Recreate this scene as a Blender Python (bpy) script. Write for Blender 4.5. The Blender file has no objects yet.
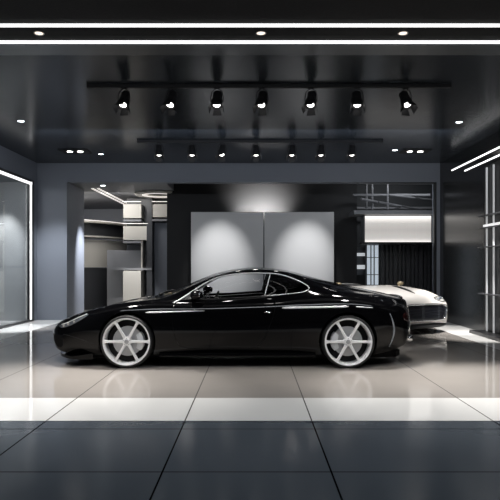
import bpy, bmesh, math, random
import numpy as np
from mathutils import Vector, Matrix
from mathutils.bvhtree import BVHTree

random.seed(4)
PI = math.pi
COL = bpy.context.scene.collection
SC = bpy.context.scene

# ------------------------------------------------------------------ camera
F_PX, VX, VY, CAMZ = 600.0, 253.0, 267.0, 1.25
cam = bpy.data.cameras.new('camera')
cam.sensor_width = 36.0
cam.lens = 36.0 * F_PX / 500.0
cam.shift_x = -(VX - 250.0) / 500.0
cam.shift_y = (VY - 250.0) / 500.0
cam.clip_end = 200
camo = bpy.data.objects.new('camera', cam)
camo.location = (0, 0, CAMZ)
camo.rotation_euler = (PI / 2, 0, 0)
COL.objects.link(camo)
SC.camera = camo


def wx(px, Y):
    return (px - VX) / F_PX * Y


def wz(py, Y):
    return CAMZ - (py - VY) / F_PX * Y


# ------------------------------------------------------------------ materials
def mat(name, base, rough=0.5, metal=0.0, coat=0.0, emit=None, estr=0.0, spec=0.5, noise=0.0, nscale=40.0, bump=0.0):
    m = bpy.data.materials.new(name)
    m.use_nodes = True
    nt = m.node_tree
    b = nt.nodes['Principled BSDF']
    b.inputs['Base Color'].default_value = (*base, 1)
    b.inputs['Roughness'].default_value = rough
    b.inputs['Metallic'].default_value = metal
    b.inputs['Coat Weight'].default_value = coat
    b.inputs['Coat Roughness'].default_value = 0.02
    b.inputs['Specular IOR Level'].default_value = spec
    if emit:
        b.inputs['Emission Color'].default_value = (*emit, 1)
        b.inputs['Emission Strength'].default_value = estr
    tc = nt.nodes.new('ShaderNodeTexCoord')
    nz = nt.nodes.new('ShaderNodeTexNoise')
    nz.inputs['Scale'].default_value = nscale
    nz.inputs['Detail'].default_value = 4
    nt.links.new(tc.outputs['Object'], nz.inputs['Vector'])
    mr = nt.nodes.new('ShaderNodeMapRange')
    mr.inputs['To Min'].default_value = max(0.0, rough * (1 - 0.12 - noise))
    mr.inputs['To Max'].default_value = min(1.0, rough * (1 + 0.12 + noise))
    nt.links.new(nz.outputs['Fac'], mr.inputs['Value'])
    nt.links.new(mr.outputs['Result'], b.inputs['Roughness'])
    if bump:
        bp = nt.nodes.new('ShaderNodeBump')
        bp.inputs['Strength'].default_value = bump
        bp.inputs['Distance'].default_value = 0.002
        nt.links.new(nz.outputs['Fac'], bp.inputs['Height'])
        nt.links.new(bp.outputs['Normal'], b.inputs['Normal'])
    return m


def glass_mat(name, tint, rough=0.01, ior=1.4):
    m = bpy.data.materials.new(name)
    m.use_nodes = True
    nt = m.node_tree
    for n in list(nt.nodes):
        nt.nodes.remove(n)
    out = nt.nodes.new('ShaderNodeOutputMaterial')
    mix = nt.nodes.new('ShaderNodeMixShader')
    tr = nt.nodes.new('ShaderNodeBsdfTransparent')
    gl = nt.nodes.new('ShaderNodeBsdfGlossy')
    fr = nt.nodes.new('ShaderNodeFresnel')
    # the same reflectance on both faces of a thin pane
    ge = nt.nodes.new('ShaderNodeNewGeometry')
    mr = nt.nodes.new('ShaderNodeMapRange')
    mr.inputs['To Min'].default_value = ior
    mr.inputs['To Max'].default_value = 1.0 / ior
    nt.links.new(ge.outputs['Backfacing'], mr.inputs['Value'])
    nt.links.new(mr.outputs['Result'], fr.inputs['IOR'])
    tr.inputs['Color'].default_value = (*tint, 1)
    gl.inputs['Roughness'].default_value = rough
    nt.links.new(fr.outputs[0], mix.inputs[0])
    nt.links.new(tr.outputs[0], mix.inputs[1])
    nt.links.new(gl.outputs[0], mix.inputs[2])
    nt.links.new(mix.outputs[0], out.inputs[0])
    return m


def emis(name, col, s):
    return mat(name, (0.8, 0.8, 0.8), 0.5, emit=col, estr=s)


M = {}
M['paint'] = mat('black_paint', (0.002, 0.002, 0.0025), 0.07, spec=0.26)
M['silver_paint'] = mat('champagne_paint', (0.68, 0.65, 0.62), 0.3, metal=0.0, coat=0.6)
M['black_plastic'] = mat('black_plastic', (0.008, 0.008, 0.009), 0.5)
M['matte_black'] = mat('matte_black', (0.006, 0.006, 0.007), 0.8, spec=0.2)
M['rubber'] = mat('rubber', (0.012, 0.012, 0.013), 0.65, bump=0.2)
M['rim'] = mat('rim_silver', (0.93, 0.93, 0.94), 0.35, metal=0.05, spec=0.6)
M['disc'] = mat('disc_steel', (0.50, 0.51, 0.53), 0.35, metal=0.5)
M['caliper'] = mat('caliper_grey', (0.72, 0.74, 0.77), 0.4, metal=0.4)
M['chrome'] = mat('chrome', (0.85, 0.85, 0.87), 0.12, metal=1.0)
M['satin'] = mat('bright_reflection', (0.9, 0.9, 0.92), 0.4, metal=0.25)
M['car_glass'] = glass_mat('car_glass', (0.95, 0.955, 0.96), ior=1.3)
M['dark_glass'] = glass_mat('dark_glass', (0.25, 0.26, 0.28))
M['black_glass'] = glass_mat('black_glass', (0.10, 0.10, 0.105))
M['lamp_lens'] = mat('headlamp_lens', (0.16, 0.175, 0.20), 0.15, metal=0.3, coat=1.0)
M['lamp_lens_bright'] = mat('headlamp_lens_bright', (0.75, 0.75, 0.72), 0.15, metal=0.5, coat=1.0)
M['leather'] = mat('black_leather', (0.012, 0.012, 0.013), 0.55, bump=0.3)
M['red_lamp'] = mat('tail_lamp_red', (0.02, 0.004, 0.004), 0.15, coat=1.0)
M['grey_streak'] = mat('grey_reflection', (0.22, 0.24, 0.27), 0.3, metal=0.1, coat=0.3)
M['bronze'] = mat('bronze_metal', (0.42, 0.34, 0.22), 0.35, metal=0.8)


# ------------------------------------------------------------------ object helpers
def tag(o, label=None, cat=None, group=None, kind=None):
    if label: o['label'] = label
    if cat:
        o['category'] = cat
        o['kind'] = kind or 'thing'
    if group: o['group'] = group
    if kind: o['kind'] = kind
    return o


def obj(name, verts, faces, m, parent=None, smooth=False, loc=None):
    me = bpy.data.meshes.new(name)
    me.from_pydata([tuple(v) for v in verts], [], [tuple(f) for f in faces])
    me.update()
    if smooth:
        me.polygons.foreach_set('use_smooth', [True] * len(me.polygons))
    if m is not None:
        me.materials.append(m)
    o = bpy.data.objects.new(name, me)
    COL.objects.link(o)
    if parent is not None:
        o.parent = parent
    if loc is not None:
        o.location = loc
    return o


def empty(name, loc=(0, 0, 0), rotz=0.0):
    o = bpy.data.objects.new(name, None)
    o.location = loc
    o.rotation_euler = (0, 0, rotz)
    o.empty_display_size = 0.1
    COL.objects.link(o)
    return o


class MB:
    """collects shapes for one mesh"""
    def __init__(s):
        s.v, s.f = [], []

    def add(s, v, f):
        k = len(s.v)
        s.v += [tuple(p) for p in v]
        s.f += [tuple(i + k for i in q) for q in f]
        return s

    def box(s, x0, x1, y0, y1, z0, z1, bev=0.0):
        bm = bmesh.new()
        bmesh.ops.create_cube(bm, size=1.0)
        for v in bm.verts:
            v.co = Vector(((x0 + x1) / 2 + v.co.x * (x1 - x0), (y0 + y1) / 2 + v.co.y * (y1 - y0), (z0 + z1) / 2 + v.co.z * (z1 - z0)))
        if bev:
            bmesh.ops.bevel(bm, geom=list(bm.edges), offset=bev, segments=2, affect='EDGES', profile=0.5)
        bm.verts.index_update()
        s.add([v.co[:] for v in bm.verts], [[v.index for v in f.verts] for f in bm.faces])
        bm.free()
        return s

    def tube(s, pts, r, n=8, caps=True, flat=1.0):
        pts = [Vector(p) for p in pts]
        rs = r if hasattr(r, '__len__') else [r] * len(pts)
        vs, fs = [], []
        ref = None
        for i, p in enumerate(pts):
            t = (pts[min(i + 1, len(pts) - 1)] - pts[max(i - 1, 0)]).normalized()
            if ref is None:
                ref = Vector((0, 0, 1)) if abs(t.z) < 0.9 else Vector((1, 0, 0))
            a = (ref - t * ref.dot(t)).normalized()
            b = t.cross(a)
            ref = a
            for k in range(n):
                w = 2 * PI * k / n
                vs.append(p + a * (math.cos(w) * rs[i]) + b * (math.sin(w) * rs[i] * flat))
        for i in range(len(pts) - 1):
            for k in range(n):
                k2 = (k + 1) % n
                fs.append((i * n + k, i * n + k2, (i + 1) * n + k2, (i + 1) * n + k))
        if caps:
            fs.append(tuple(range(n - 1, -1, -1)))
            fs.append(tuple((len(pts) - 1) * n + k for k in range(n)))
        return s.add(vs, fs)

    def lathe(s, prof, axis='y', n=48, close=False, c=(0, 0, 0)):
        """prof: list of (r, h) turned about the axis"""
        vs, fs = [], []
        m_ = len(prof)
        for k in range(n):
            w = 2 * PI * k / n
            for r, h in prof:
                if axis == 'y':
                    p = (r * math.cos(w), h, r * math.sin(w))
                elif axis == 'z':
                    p = (r * math.cos(w), r * math.sin(w), h)
                else:
                    p = (h, r * math.cos(w), r * math.sin(w))
                vs.append((p[0] + c[0], p[1] + c[1], p[2] + c[2]))
        for k in range(n):
            k2 = (k + 1) % n
            for i in range(m_ - 1 + (1 if close else 0)):
                i2 = (i + 1) % m_
                fs.append((k * m_ + i, k * m_ + i2, k2 * m_ + i2, k2 * m_ + i))
        return s.add(vs, fs)

    def ellipsoid(s, c, r, nu=20, nv=12, rot=None):
        vs, fs = [], []
        for j in range(nv + 1):
            ph = PI * j / nv
            for i in range(nu):
                th = 2 * PI * i / nu
                p = Vector((r[0] * math.sin(ph) * math.cos(th), r[1] * math.sin(ph) * math.sin(th), r[2] * math.cos(ph)))
                if rot is not None:
                    p = rot @ p
                vs.append(p + Vector(c))
        for j in range(nv):
            for i in range(nu):
                i2 = (i + 1) % nu
                fs.append((j * nu + i, j * nu + i2, (j + 1) * nu + i2, (j + 1) * nu + i))
        return s.add(vs, fs)

    def build(s, name, m, parent=None, smooth=False, loc=None):
        o = obj(name, s.v, s.f, m, parent, smooth, loc)
        bm = bmesh.new()
        bm.from_mesh(o.data)
        bmesh.ops.remove_doubles(bm, verts=bm.verts, dist=1e-6)
        bmesh.ops.recalc_face_normals(bm, faces=bm.faces)
        bm.to_mesh(o.data)
        bm.free()
        return o


def smooth_angle(o, deg=35):
    me = o.data
    bm = bmesh.new()
    bm.from_mesh(me)
    for f in bm.faces:
        f.smooth = True
    for e in bm.edges:
        if len(e.link_faces) == 2:
            e.smooth = e.calc_face_angle(0) < math.radians(deg)
    bm.to_mesh(me)
    bm.free()
    return o


# ------------------------------------------------------------------ curves
def pchip(knots, xs):
    k = np.array(sorted(knots), float)
    x, y = k[:, 0], k[:, 1]
    h = np.diff(x)
    d = np.diff(y) / h
    m = np.zeros_like(y)
    for i in range(1, len(x) - 1):
        if d[i - 1] * d[i] > 0:
            w1, w2 = 2 * h[i] + h[i - 1], h[i] + 2 * h[i - 1]
            m[i] = (w1 + w2) / (w1 / d[i - 1] + w2 / d[i])
    m[0], m[-1] = d[0], d[-1]
    xs = np.clip(np.asarray(xs, float), x[0], x[-1])
    i = np.clip(np.searchsorted(x, xs, side='right') - 1, 0, len(x) - 2)
    t = (xs - x[i]) / h[i]
    return ((2 * t**3 - 3 * t**2 + 1) * y[i] + (t**3 - 2 * t**2 + t) * h[i] * m[i]
            + (-2 * t**3 + 3 * t**2) * y[i + 1] + (t**3 - t**2) * h[i] * m[i + 1])


def smooth_knots(knots, xs):
    """pchip, then blurred a little so the panels have no visible knots"""
    fine = np.linspace(knots[0][0], knots[-1][0], 1200)
    y = pchip(knots, fine)
    n = 41
    w = np.hanning(n + 2)[1:-1]
    w /= w.sum()
    pad = np.concatenate([2 * y[0] - y[1:n // 2 + 1][::-1], y, 2 * y[-1] - y[-n // 2:-1][::-1]])
    ys = np.convolve(pad, w, mode='same')[n // 2:n // 2 + len(y)]
    e = np.minimum(fine - fine[0], fine[-1] - fine)
    b = np.clip((e - 0.05) / 0.25, 0, 1)
    y = y * (1 - b) + ys * b
    return np.interp(xs, fine, y)


def catmull(pts, closed=False, sub=8):
    P = [np.array(p, float) for p in pts]
    n = len(P)
    out = []
    for i in range(n if closed else n - 1):
        p0 = P[(i - 1) % n] if closed or i > 0 else 2 * P[0] - P[1]
        p1, p2 = P[i], P[(i + 1) % n]
        p3 = P[(i + 2) % n] if closed or i + 2 < n else 2 * P[-1] - P[-2]
        t0 = 0
        t1 = t0 + max(np.linalg.norm(p1 - p0), 1e-6)**0.5
        t2 = t1 + max(np.linalg.norm(p2 - p1), 1e-6)**0.5
        t3 = t2 + max(np.linalg.norm(p3 - p2), 1e-6)**0.5
        for k in range(sub):
            t = t1 + (t2 - t1) * k / sub
            a1 = (t1 - t) / (t1 - t0) * p0 + (t - t0) / (t1 - t0) * p1
            a2 = (t2 - t) / (t2 - t1) * p1 + (t - t1) / (t2 - t1) * p2
            a3 = (t3 - t) / (t3 - t2) * p2 + (t - t2) / (t3 - t2) * p3
            b1 = (t2 - t) / (t2 - t0) * a1 + (t - t0) / (t2 - t0) * a2
            b2 = (t3 - t) / (t3 - t1) * a2 + (t - t1) / (t3 - t1) * a3
            out.append((t2 - t) / (t2 - t1) * b1 + (t - t1) / (t2 - t1) * b2)
    if not closed:
        out.append(P[-1])
    return np.array(out)


def inside_many(poly, pts):
    P = np.asarray(poly, float)
    pts = np.asarray(pts, float)
    r = np.zeros(len(pts), bool)
    x, y = pts[:, 0], pts[:, 1]
    for (xi, yi), (xj, yj) in zip(P, np.roll(P, 1, axis=0)):
        if yi == yj: continue
        r ^= ((yi > y) != (yj > y)) & (x < (xj - xi) * (y - yi) / (yj - yi) + xi)
    return r


def nearest(poly, p):
    P = np.asarray(poly)
    Q = np.roll(P, -1, axis=0)
    p = np.asarray(p)
    d = Q - P
    t = np.clip(((p - P) * d).sum(1) / np.maximum((d * d).sum(1), 1e-12), 0, 1)
    c = P + d * t[:, None]
    i = ((c - p)**2).sum(1).argmin()
    return c[i]


# ------------------------------------------------------------------ car body generator
COUNTS = [('bottom', 4), ('rocker', 6), ('lower', 12), ('upper', 12), ('shoulder', 9), ('green', 20), ('roof_side', 9), ('roof', 9)]


def car_surface(T):
    x0, x1 = T['W'][0][0], T['W'][-1][0]
    q = np.linspace(0, 1, 27)[:-1]
    xs = np.concatenate([x0 + 0.22 * q**2, np.arange(x0 + 0.22, x1 - 0.2, 0.0125), x1 - 0.2 * np.linspace(1, 0, 27)**2])
    g = {k: smooth_knots(v, xs) for k, v in T.items() if k != 'opt'}
    seg = []
    for j, (nm, c) in enumerate(COUNTS):
        seg += [nm] * c
    rows = []
    for i, x in enumerate(xs):
        W = g['W'][i]
        zb, zw, zC, zD, zG = g['zb'][i], g['zw'][i], g['zC'][i], g['zD'][i], g['zG'][i]
        yD, yE = min(g['yD'][i], W * 0.96), min(g['yE'][i], W * 0.9)
        zE = zG - g['dE'][i]
        A = (W - g['tuck'][i] * min(1, W / 0.6), zb)
        A2 = (W - 0.35 * g['tuck'][i] * min(1, W / 0.6), zb + (zw - zb) * 0.36)
        B = (W, zw)
        C = (W * g['rC'][i], zC)
        D = (yD, zD)
        E = (yE, zE)
        Fp = (0.55 * yE, zE + (zG - zE) * 0.72)
        G = (0, zG)
        ctrl = [A, A2, B, C, D, E, Fp, G]
        P = [np.array(p, float) for p in [(2 * A[0] - A2[0], 2 * A[1] - A2[1])] + ctrl + [(-Fp[0], Fp[1])]]
        pts = [(A[0] * k / 4, zb) for k in range(4)]
        for s in range(7):
            p0, p1, p2, p3 = P[s:s + 4]
            t1 = max(np.linalg.norm(p1 - p0), 1e-5)**0.5
            t2 = t1 + max(np.linalg.norm(p2 - p1), 1e-5)**0.5
            t3 = t2 + max(np.linalg.norm(p3 - p2), 1e-5)**0.5
            c = COUNTS[s + 1][1]
            for k in range(c):
                t = t1 + (t2 - t1) * k / c
                a1 = (t1 - t) / t1 * p0 + t / t1 * p1
                a2 = (t2 - t) / (t2 - t1) * p1 + (t - t1) / (t2 - t1) * p2
                a3 = (t3 - t) / (t3 - t2) * p2 + (t - t2) / (t3 - t2) * p3
                b1 = (t2 - t) / t2 * a1 + t / t2 * a2
                b2 = (t3 - t) / (t3 - t1) * a2 + (t - t1) / (t3 - t1) * a3
                pts.append(tuple((t2 - t) / (t2 - t1) * b1 + (t - t1) / (t2 - t1) * b2))
        pts.append((0, zG))
        rows.append(pts)
    nh = len(rows[0])
    ring = []
    # ring order: bottom centre -> -y side -> top centre -> +y side
    for i, x in enumerate(xs):
        r = [(x, -p[0], p[1]) for p in rows[i]] + [(x, p[0], p[1]) for p in rows[i][-2:0:-1]]
        ring.append(r)
    n = len(ring[0])
    V = [p for r in ring for p in r]
    Fc, S = [], []
    fullseg = seg + seg[::-1]
    for i in range(len(xs) - 1):
        for j in range(n):
            j2 = (j + 1) % n
            Fc.append((i * n + j, (i + 1) * n + j, (i + 1) * n + j2, i * n + j2))
            S.append(fullseg[j])
    Fc.append(tuple(range(n)))
    S.append('cap')
    Fc.append(tuple((len(xs) - 1) * n + j for j in range(n - 1, -1, -1)))
    S.append('cap')
    return np.array(V), Fc, S


class Skin:
    def __init__(s, T):
        s.V, s.F, s.S = car_surface(T)
        s.bvh = BVHTree.FromPolygons([tuple(v) for v in s.V], s.F)
        s.C = np.array([s.V[list(f)].mean(0) for f in s.F])
        s.lab = ['body'] * len(s.F)

    def side(s, x, z, sgn=-1, off=0.0):
        h = s.bvh.ray_cast(Vector((x, sgn * 3.0, z)), Vector((0, -sgn, 0)))
        if h[0] is None:
            return None
        n = h[1]
        if n.y * sgn < 0: n = -n
        return h[0] + n * off

    def cast(s, o, d, off=0.0):
        d = Vector(d).normalized()
        h = s.bvh.ray_cast(Vector(o), d)
        if h[0] is None:
            return None
        n = h[1]
        if n.dot(d) > 0: n = -n
        return h[0] + n * off

    def region_side(s, name, poly, segs):
        ok = inside_many(poly, s.C[:, [0, 2]])
        for i in np.nonzero(ok)[0]:
            if s.lab[i] == 'body' and s.S[i] in segs:
                s.lab[i] = name + ('_n' if s.C[i][1] < 0 else '_p')

    def region_top(s, name, poly, segs, zmin=0.0):
        ok = inside_many(poly, s.C[:, :2]) & (s.C[:, 2] > zmin)
        for i in np.nonzero(ok)[0]:
            if s.lab[i] == 'body' and s.S[i] in segs:
                s.lab[i] = name

    def snap(s, name, poly, mode):
        inF = [i for i, l in enumerate(s.lab) if l == name]
        vin = set(v for i in inF for v in s.F[i])
        vout = set(v for i, l in enumerate(s.lab) if l != name for v in s.F[i])
        for v in vin & vout:
            x, y, z = s.V[v]
            if mode == 'side':
                a, b = nearest(poly, (x, z))
                if (a - x)**2 + (b - z)**2 > 0.03**2: continue
                h = s.side(a, b, -1 if y < 0 else 1)
                if h is not None and abs(h.y - y) < 0.15:
                    s.V[v] = (a, h.y, b)
            else:
                a, b = nearest(poly, (x, y))
                if (a - x)**2 + (b - y)**2 > 0.03**2: continue
                h = s.cast((a, b, 3), (0, 0, -1))
                if h is not None and abs(h.z - z) < 0.15:
                    s.V[v] = (a, b, h.z)

    def build(s, labels, name, m, parent, shrink=0.0):
        idx = [i for i, l in enumerate(s.lab) if l in labels]
        mp, vs, fs = {}, [], []
        for i in idx:
            f = []
            for v in s.F[i]:
                if v not in mp:
                    mp[v] = len(vs)
                    vs.append(Vector(s.V[v]))
                f.append(mp[v])
            fs.append(f)
        if shrink:
            cnt = {}
            for f in fs:
                for a, b in zip(f, f[1:] + f[:1]):
                    cnt[frozenset((a, b))] = cnt.get(frozenset((a, b)), 0) + 1
            bd = set(v for e, c in cnt.items() if c == 1 for v in e)
            ctr = sum(vs, Vector()) / len(vs)
            for v in bd:
                d = ctr - vs[v]
                d.y = 0
                vs[v] = vs[v] + Vector((math.copysign(shrink, d.x), 0, math.copysign(shrink, d.z)))
        o = obj(name, vs, fs, m, parent, True)
        bm = bmesh.new()
        bm.from_mesh(o.data)
        bmesh.ops.remove_doubles(bm, verts=bm.verts, dist=1e-6)
        for f in bm.faces: f.smooth = True
        bm.to_mesh(o.data)
        bm.free()
        return o

    def patch(s, poly, org, u, v, d, off, n=14, thick=0.0):
        """a thin panel: polygon in the (u,v) plane at org, cast along d on to the skin"""
        u, v, d, org = Vector(u), Vector(v), Vector(d), Vector(org)
        P = np.array(poly)
        c = P.mean(0)
        N = len(P)
        vs, fs = [], []
        for k in range(n + 1):
            for i in range(N):
                a, b = c + (P[i] - c) * (k / n)
                h = s.cast(org + u * a + v * b, d, off * (1 if k < n else 0.1))
                vs.append(h)
        good = [p for p in vs if p is not None]
        if not good:
            return None
        vs2 = []
        for j, p in enumerate(vs):
            if p is None:
                p = min(good, key=lambda g_: (g_ - (org + u * P[j % N][0] + v * P[j % N][1])).length)
            vs2.append(p)
        for k in range(n):
            for i in range(N):
                i2 = (i + 1) % N
                if k == 0:
                    fs.append((i, N + i, N + i2))
                else:
                    fs.append((k * N + i, (k + 1) * N + i, (k + 1) * N + i2, k * N + i2))
        mb = MB()
        mb.add(vs2, fs)
        return mb


def dense(poly, step=0.01):
    out = []
    P = [np.array(p, float) for p in poly]
    for a, b in zip(P, P[1:] + P[:1]):
        n = max(1, int(np.linalg.norm(b - a) / step))
        for k in range(n):
            out.append(a + (b - a) * k / n)
    return np.array(out)


def circle2(cx, cz, r, n=120):
    return np.array([(cx + r * math.cos(2 * PI * k / n), cz + r * math.sin(2 * PI * k / n)) for k in range(n)])


def wheel(parent, x, y, z, R, RR, sgn, caliper_dir=1, rim_mat=None, spokes=6):
    """wheel on the side sgn (-1 is the near side); its outer face points to sgn*y"""
    o = -sgn  # inboard direction
    w = 0.26
    rim = MB()
    # barrel with outer lip
    rim.lathe([(RR, 0.0 * o), (RR * 0.985, -0.004 * o), (RR * 0.93, 0.004 * o), (RR * 0.915, 0.02 * o), (RR * 0.90, 0.06 * o),
               (RR * 0.89, w * 0.9 * o), (RR * 0.93, w * 0.95 * o), (RR, w * 0.95 * o)], n=72)
    for k in range(spokes):
        a = 2 * PI * k / spokes
        ca, sa = math.cos(a), math.sin(a)
        # spoke as tapered beam with ridge, from hub to lip
        st = []
        for r, hw, y0, th in [(0.028, 0.024, 0.022, 0.04), (0.07, 0.0185, 0.018, 0.04), (0.16, 0.0155, 0.010, 0.036), (RR * 0.84, 0.0175, 0.006, 0.034), (RR * 0.94, 0.029, 0.004, 0.034)]:
            st.append([(r, -hw, y0 + 0.008), (r, -hw * 0.72, y0), (r, hw * 0.72, y0), (r, hw, y0 + 0.008), (r, hw * 0.85, y0 + th), (r, -hw * 0.85, y0 + th)])
        vs = [(ca * p[0] - sa * p[1], p[2] * o, sa * p[0] + ca * p[1]) for s_ in st for p in s_]
        fs = []
        for i in range(len(st) - 1):
            for j in range(6):
                fs.append((i * 6 + j, i * 6 + (j + 1) % 6, (i + 1) * 6 + (j + 1) % 6, (i + 1) * 6 + j))
        fs += [tuple(range(6)), tuple(24 + j for j in range(5, -1, -1))]
        rim.add(vs, fs)
    rim.lathe([(0.0, 0.012 * o), (0.035, 0.012 * o), (0.055, 0.022 * o), (0.06, 0.06 * o), (0.0, 0.06 * o)], n=36)
    wo = rim.build('wheel', rim_mat or M['rim'], parent, loc=(x, y, z))
    smooth_angle(wo, 40)
    t = MB()
    t.lathe([(RR * 0.985, 0.002 * o), (RR + 0.008, -0.012 * o), (R - 0.012, -0.008 * o), (R - 0.003, 0.008 * o), (R, 0.03 * o), (R, w * 0.85 * o),
             (R - 0.01, w * 0.96 * o), (RR, w * 0.95 * o)], n=80)
    smooth_angle(t.build('tyre', M['rubber'], wo), 40)
    d = MB()
    d.lathe([(0.06, 0.085 * o), (0.185, 0.085 * o), (0.185, 0.115 * o), (0.06, 0.115 * o)], n=60, close=True)
    d.lathe([(0.0, 0.075 * o), (0.075, 0.075 * o), (0.085, 0.10 * o)], n=40)
    for k in range(36):
        a = 2 * PI * k / 36
        r = 0.115 + 0.045 * (k % 3) / 2
        d.lathe([(0.0, 0.083 * o), (0.006, 0.083 * o), (0.006, 0.086 * o)], n=8, c=(r * math.cos(a), 0, r * math.sin(a)))
    smooth_angle(d.build('brake_disc', M['disc'], wo), 40)
    c = MB()
    vs, fs = [], []
    N = 12
    for i in range(N + 1):
        a = (-0.62 + 1.24 * i / N)
        bulge = 1 - 0.25 * abs(a / 0.62)**3
        for r, yy in [(0.125, 0.075), (0.13, 0.048), (0.165, 0.042), (0.205, 0.05), (0.212, 0.12), (0.125, 0.12)]:
            rr = 0.165 + (r - 0.165) * bulge
            aa = a if caliper_dir > 0 else PI - a
            vs.append((rr * math.cos(aa), yy * o, rr * math.sin(aa)))
    for i in range(N):
        for j in range(6):
            fs.append((i * 6 + j, i * 6 + (j + 1) % 6, (i + 1) * 6 + (j + 1) % 6, (i + 1) * 6 + j))
    fs += [tuple(range(6)), tuple(N * 6 + j for j in range(5, -1, -1))]
    c.add(vs, fs)
    smooth_angle(c.build('brake_caliper', M['caliper'], wo), 40)
    h = MB()
    h.lathe([(0.0, 0.003 * o), (0.022, 0.004 * o), (0.028, 0.010 * o), (0.03, 0.02 * o)], n=28)
    for k in range(5):
        a = 2 * PI * k / 5 + 0.3
        h.lathe([(0.0, 0.010 * o), (0.006, 0.011 * o), (0.007, 0.022 * o)], n=8, c=(0.042 * math.cos(a), 0, 0.042 * math.sin(a)))
    smooth_angle(h.build('hub_cap', M['disc'], wo), 40)
    hub = MB()
    hub.lathe([(0.0, 0.12 * o), (0.26, 0.12 * o), (0.26, 0.14 * o), (0, 0.14 * o)], n=40)
    hub.build('wheel_backing', M['matte_black'], wo)
    return wo


# ---------------- profile tables of the coupe (x: nose -> tail)
COUPE = dict(
    W=[(-2.68, .10), (-2.665, .26), (-2.62, .44), (-2.54, .58), (-2.4, .71), (-2.2, .81), (-1.9, .89), (-1.56, .925), (-1.0, .915), (-.3, .905), (.4, .915), (1.18, .95), (1.5, .935), (1.75, .87), (1.92, .76), (2.02, .60), (2.07, .40), (2.09, .15)],
    zb=[(-2.68, .33), (-2.65, .26), (-2.58, .20), (-2.45, .16), (-2.0, .15), (1.5, .16), (1.7, .19), (1.85, .23), (2.0, .29), (2.07, .36), (2.09, .42)],
    zw=[(-2.68, .37), (-2.6, .38), (-2.2, .45), (-1.56, .52), (-.5, .49), (.5, .52), (1.18, .58), (1.7, .55), (2.09, .53)],
    zC=[(-2.68, .385), (-2.6, .44), (-2.4, .54), (-2.0, .655), (-1.56, .725), (-1.0, .73), (0, .755), (.6, .785), (1.18, .81), (1.6, .775), (1.9, .715), (2.05, .63), (2.09, .56)],
    rC=[(-2.68, .96), (-1.56, .965), (0, .962), (1.2, .968), (2.09, .95)],
    zD=[(-2.68, .395), (-2.62, .46), (-2.4, .585), (-2.0, .715), (-1.56, .80), (-1.2, .822), (-.95, .822), (-.57, .832), (.2, .872), (.4, .89), (.65, .915), (.9, .92), (1.18, .91), (1.5, .875), (1.8, .825), (2.0, .765), (2.06, .70), (2.09, .60)],
    yD=[(-2.68, .07), (-2.62, .36), (-2.4, .62), (-2.0, .775), (-1.5, .82), (-1.0, .815), (-.5, .795), (.2, .79), (.6, .79), (1.0, .81), (1.3, .81), (1.7, .71), (1.95, .54), (2.05, .38), (2.09, .10)],
    yE=[(-2.68, .04), (-2.62, .22), (-2.4, .42), (-2.0, .58), (-1.3, .68), (-1.0, .69), (-.7, .635), (-.3, .58), (.2, .565), (.6, .56), (1.0, .545), (1.5, .52), (1.9, .42), (2.04, .3), (2.09, .06)],
    zG=[(-2.68, .41), (-2.65, .455), (-2.58, .51), (-2.45, .58), (-2.2, .66), (-1.8, .755), (-1.4, .828), (-1.22, .865), (-1.0, .962), (-.784, 1.058), (-.493, 1.172), (-.18, 1.232), (.03, 1.245), (.236, 1.234), (.458, 1.205), (.874, 1.095), (1.346, .985), (1.7, .915), (1.98, .845), (2.04, .82), (2.07, .74), (2.09, .63)],
    dE=[(-2.68, .008), (-2.4, .015), (-1.8, .0), (-1.4, .0), (-1.2, .02), (-1.0, .07), (-.784, .08), (-.493, .075), (-.18, .058), (.03, .052), (.3, .052), (.6, .06), (.9, .07), (1.3, .055), (1.7, .025), (2.0, .02), (2.09, .008)],
    tuck=[(-2.68, .05), (-2.2, .09), (-1.56, .06), (-.5, .085), (.5, .085), (1.18, .06), (1.7, .10), (2.09, .06)],
)

CAR_Y = 8.33
FW, RW, HUB, TR, RR_ = -1.564, 1.176, 0.326, 0.327, 0.296


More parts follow.
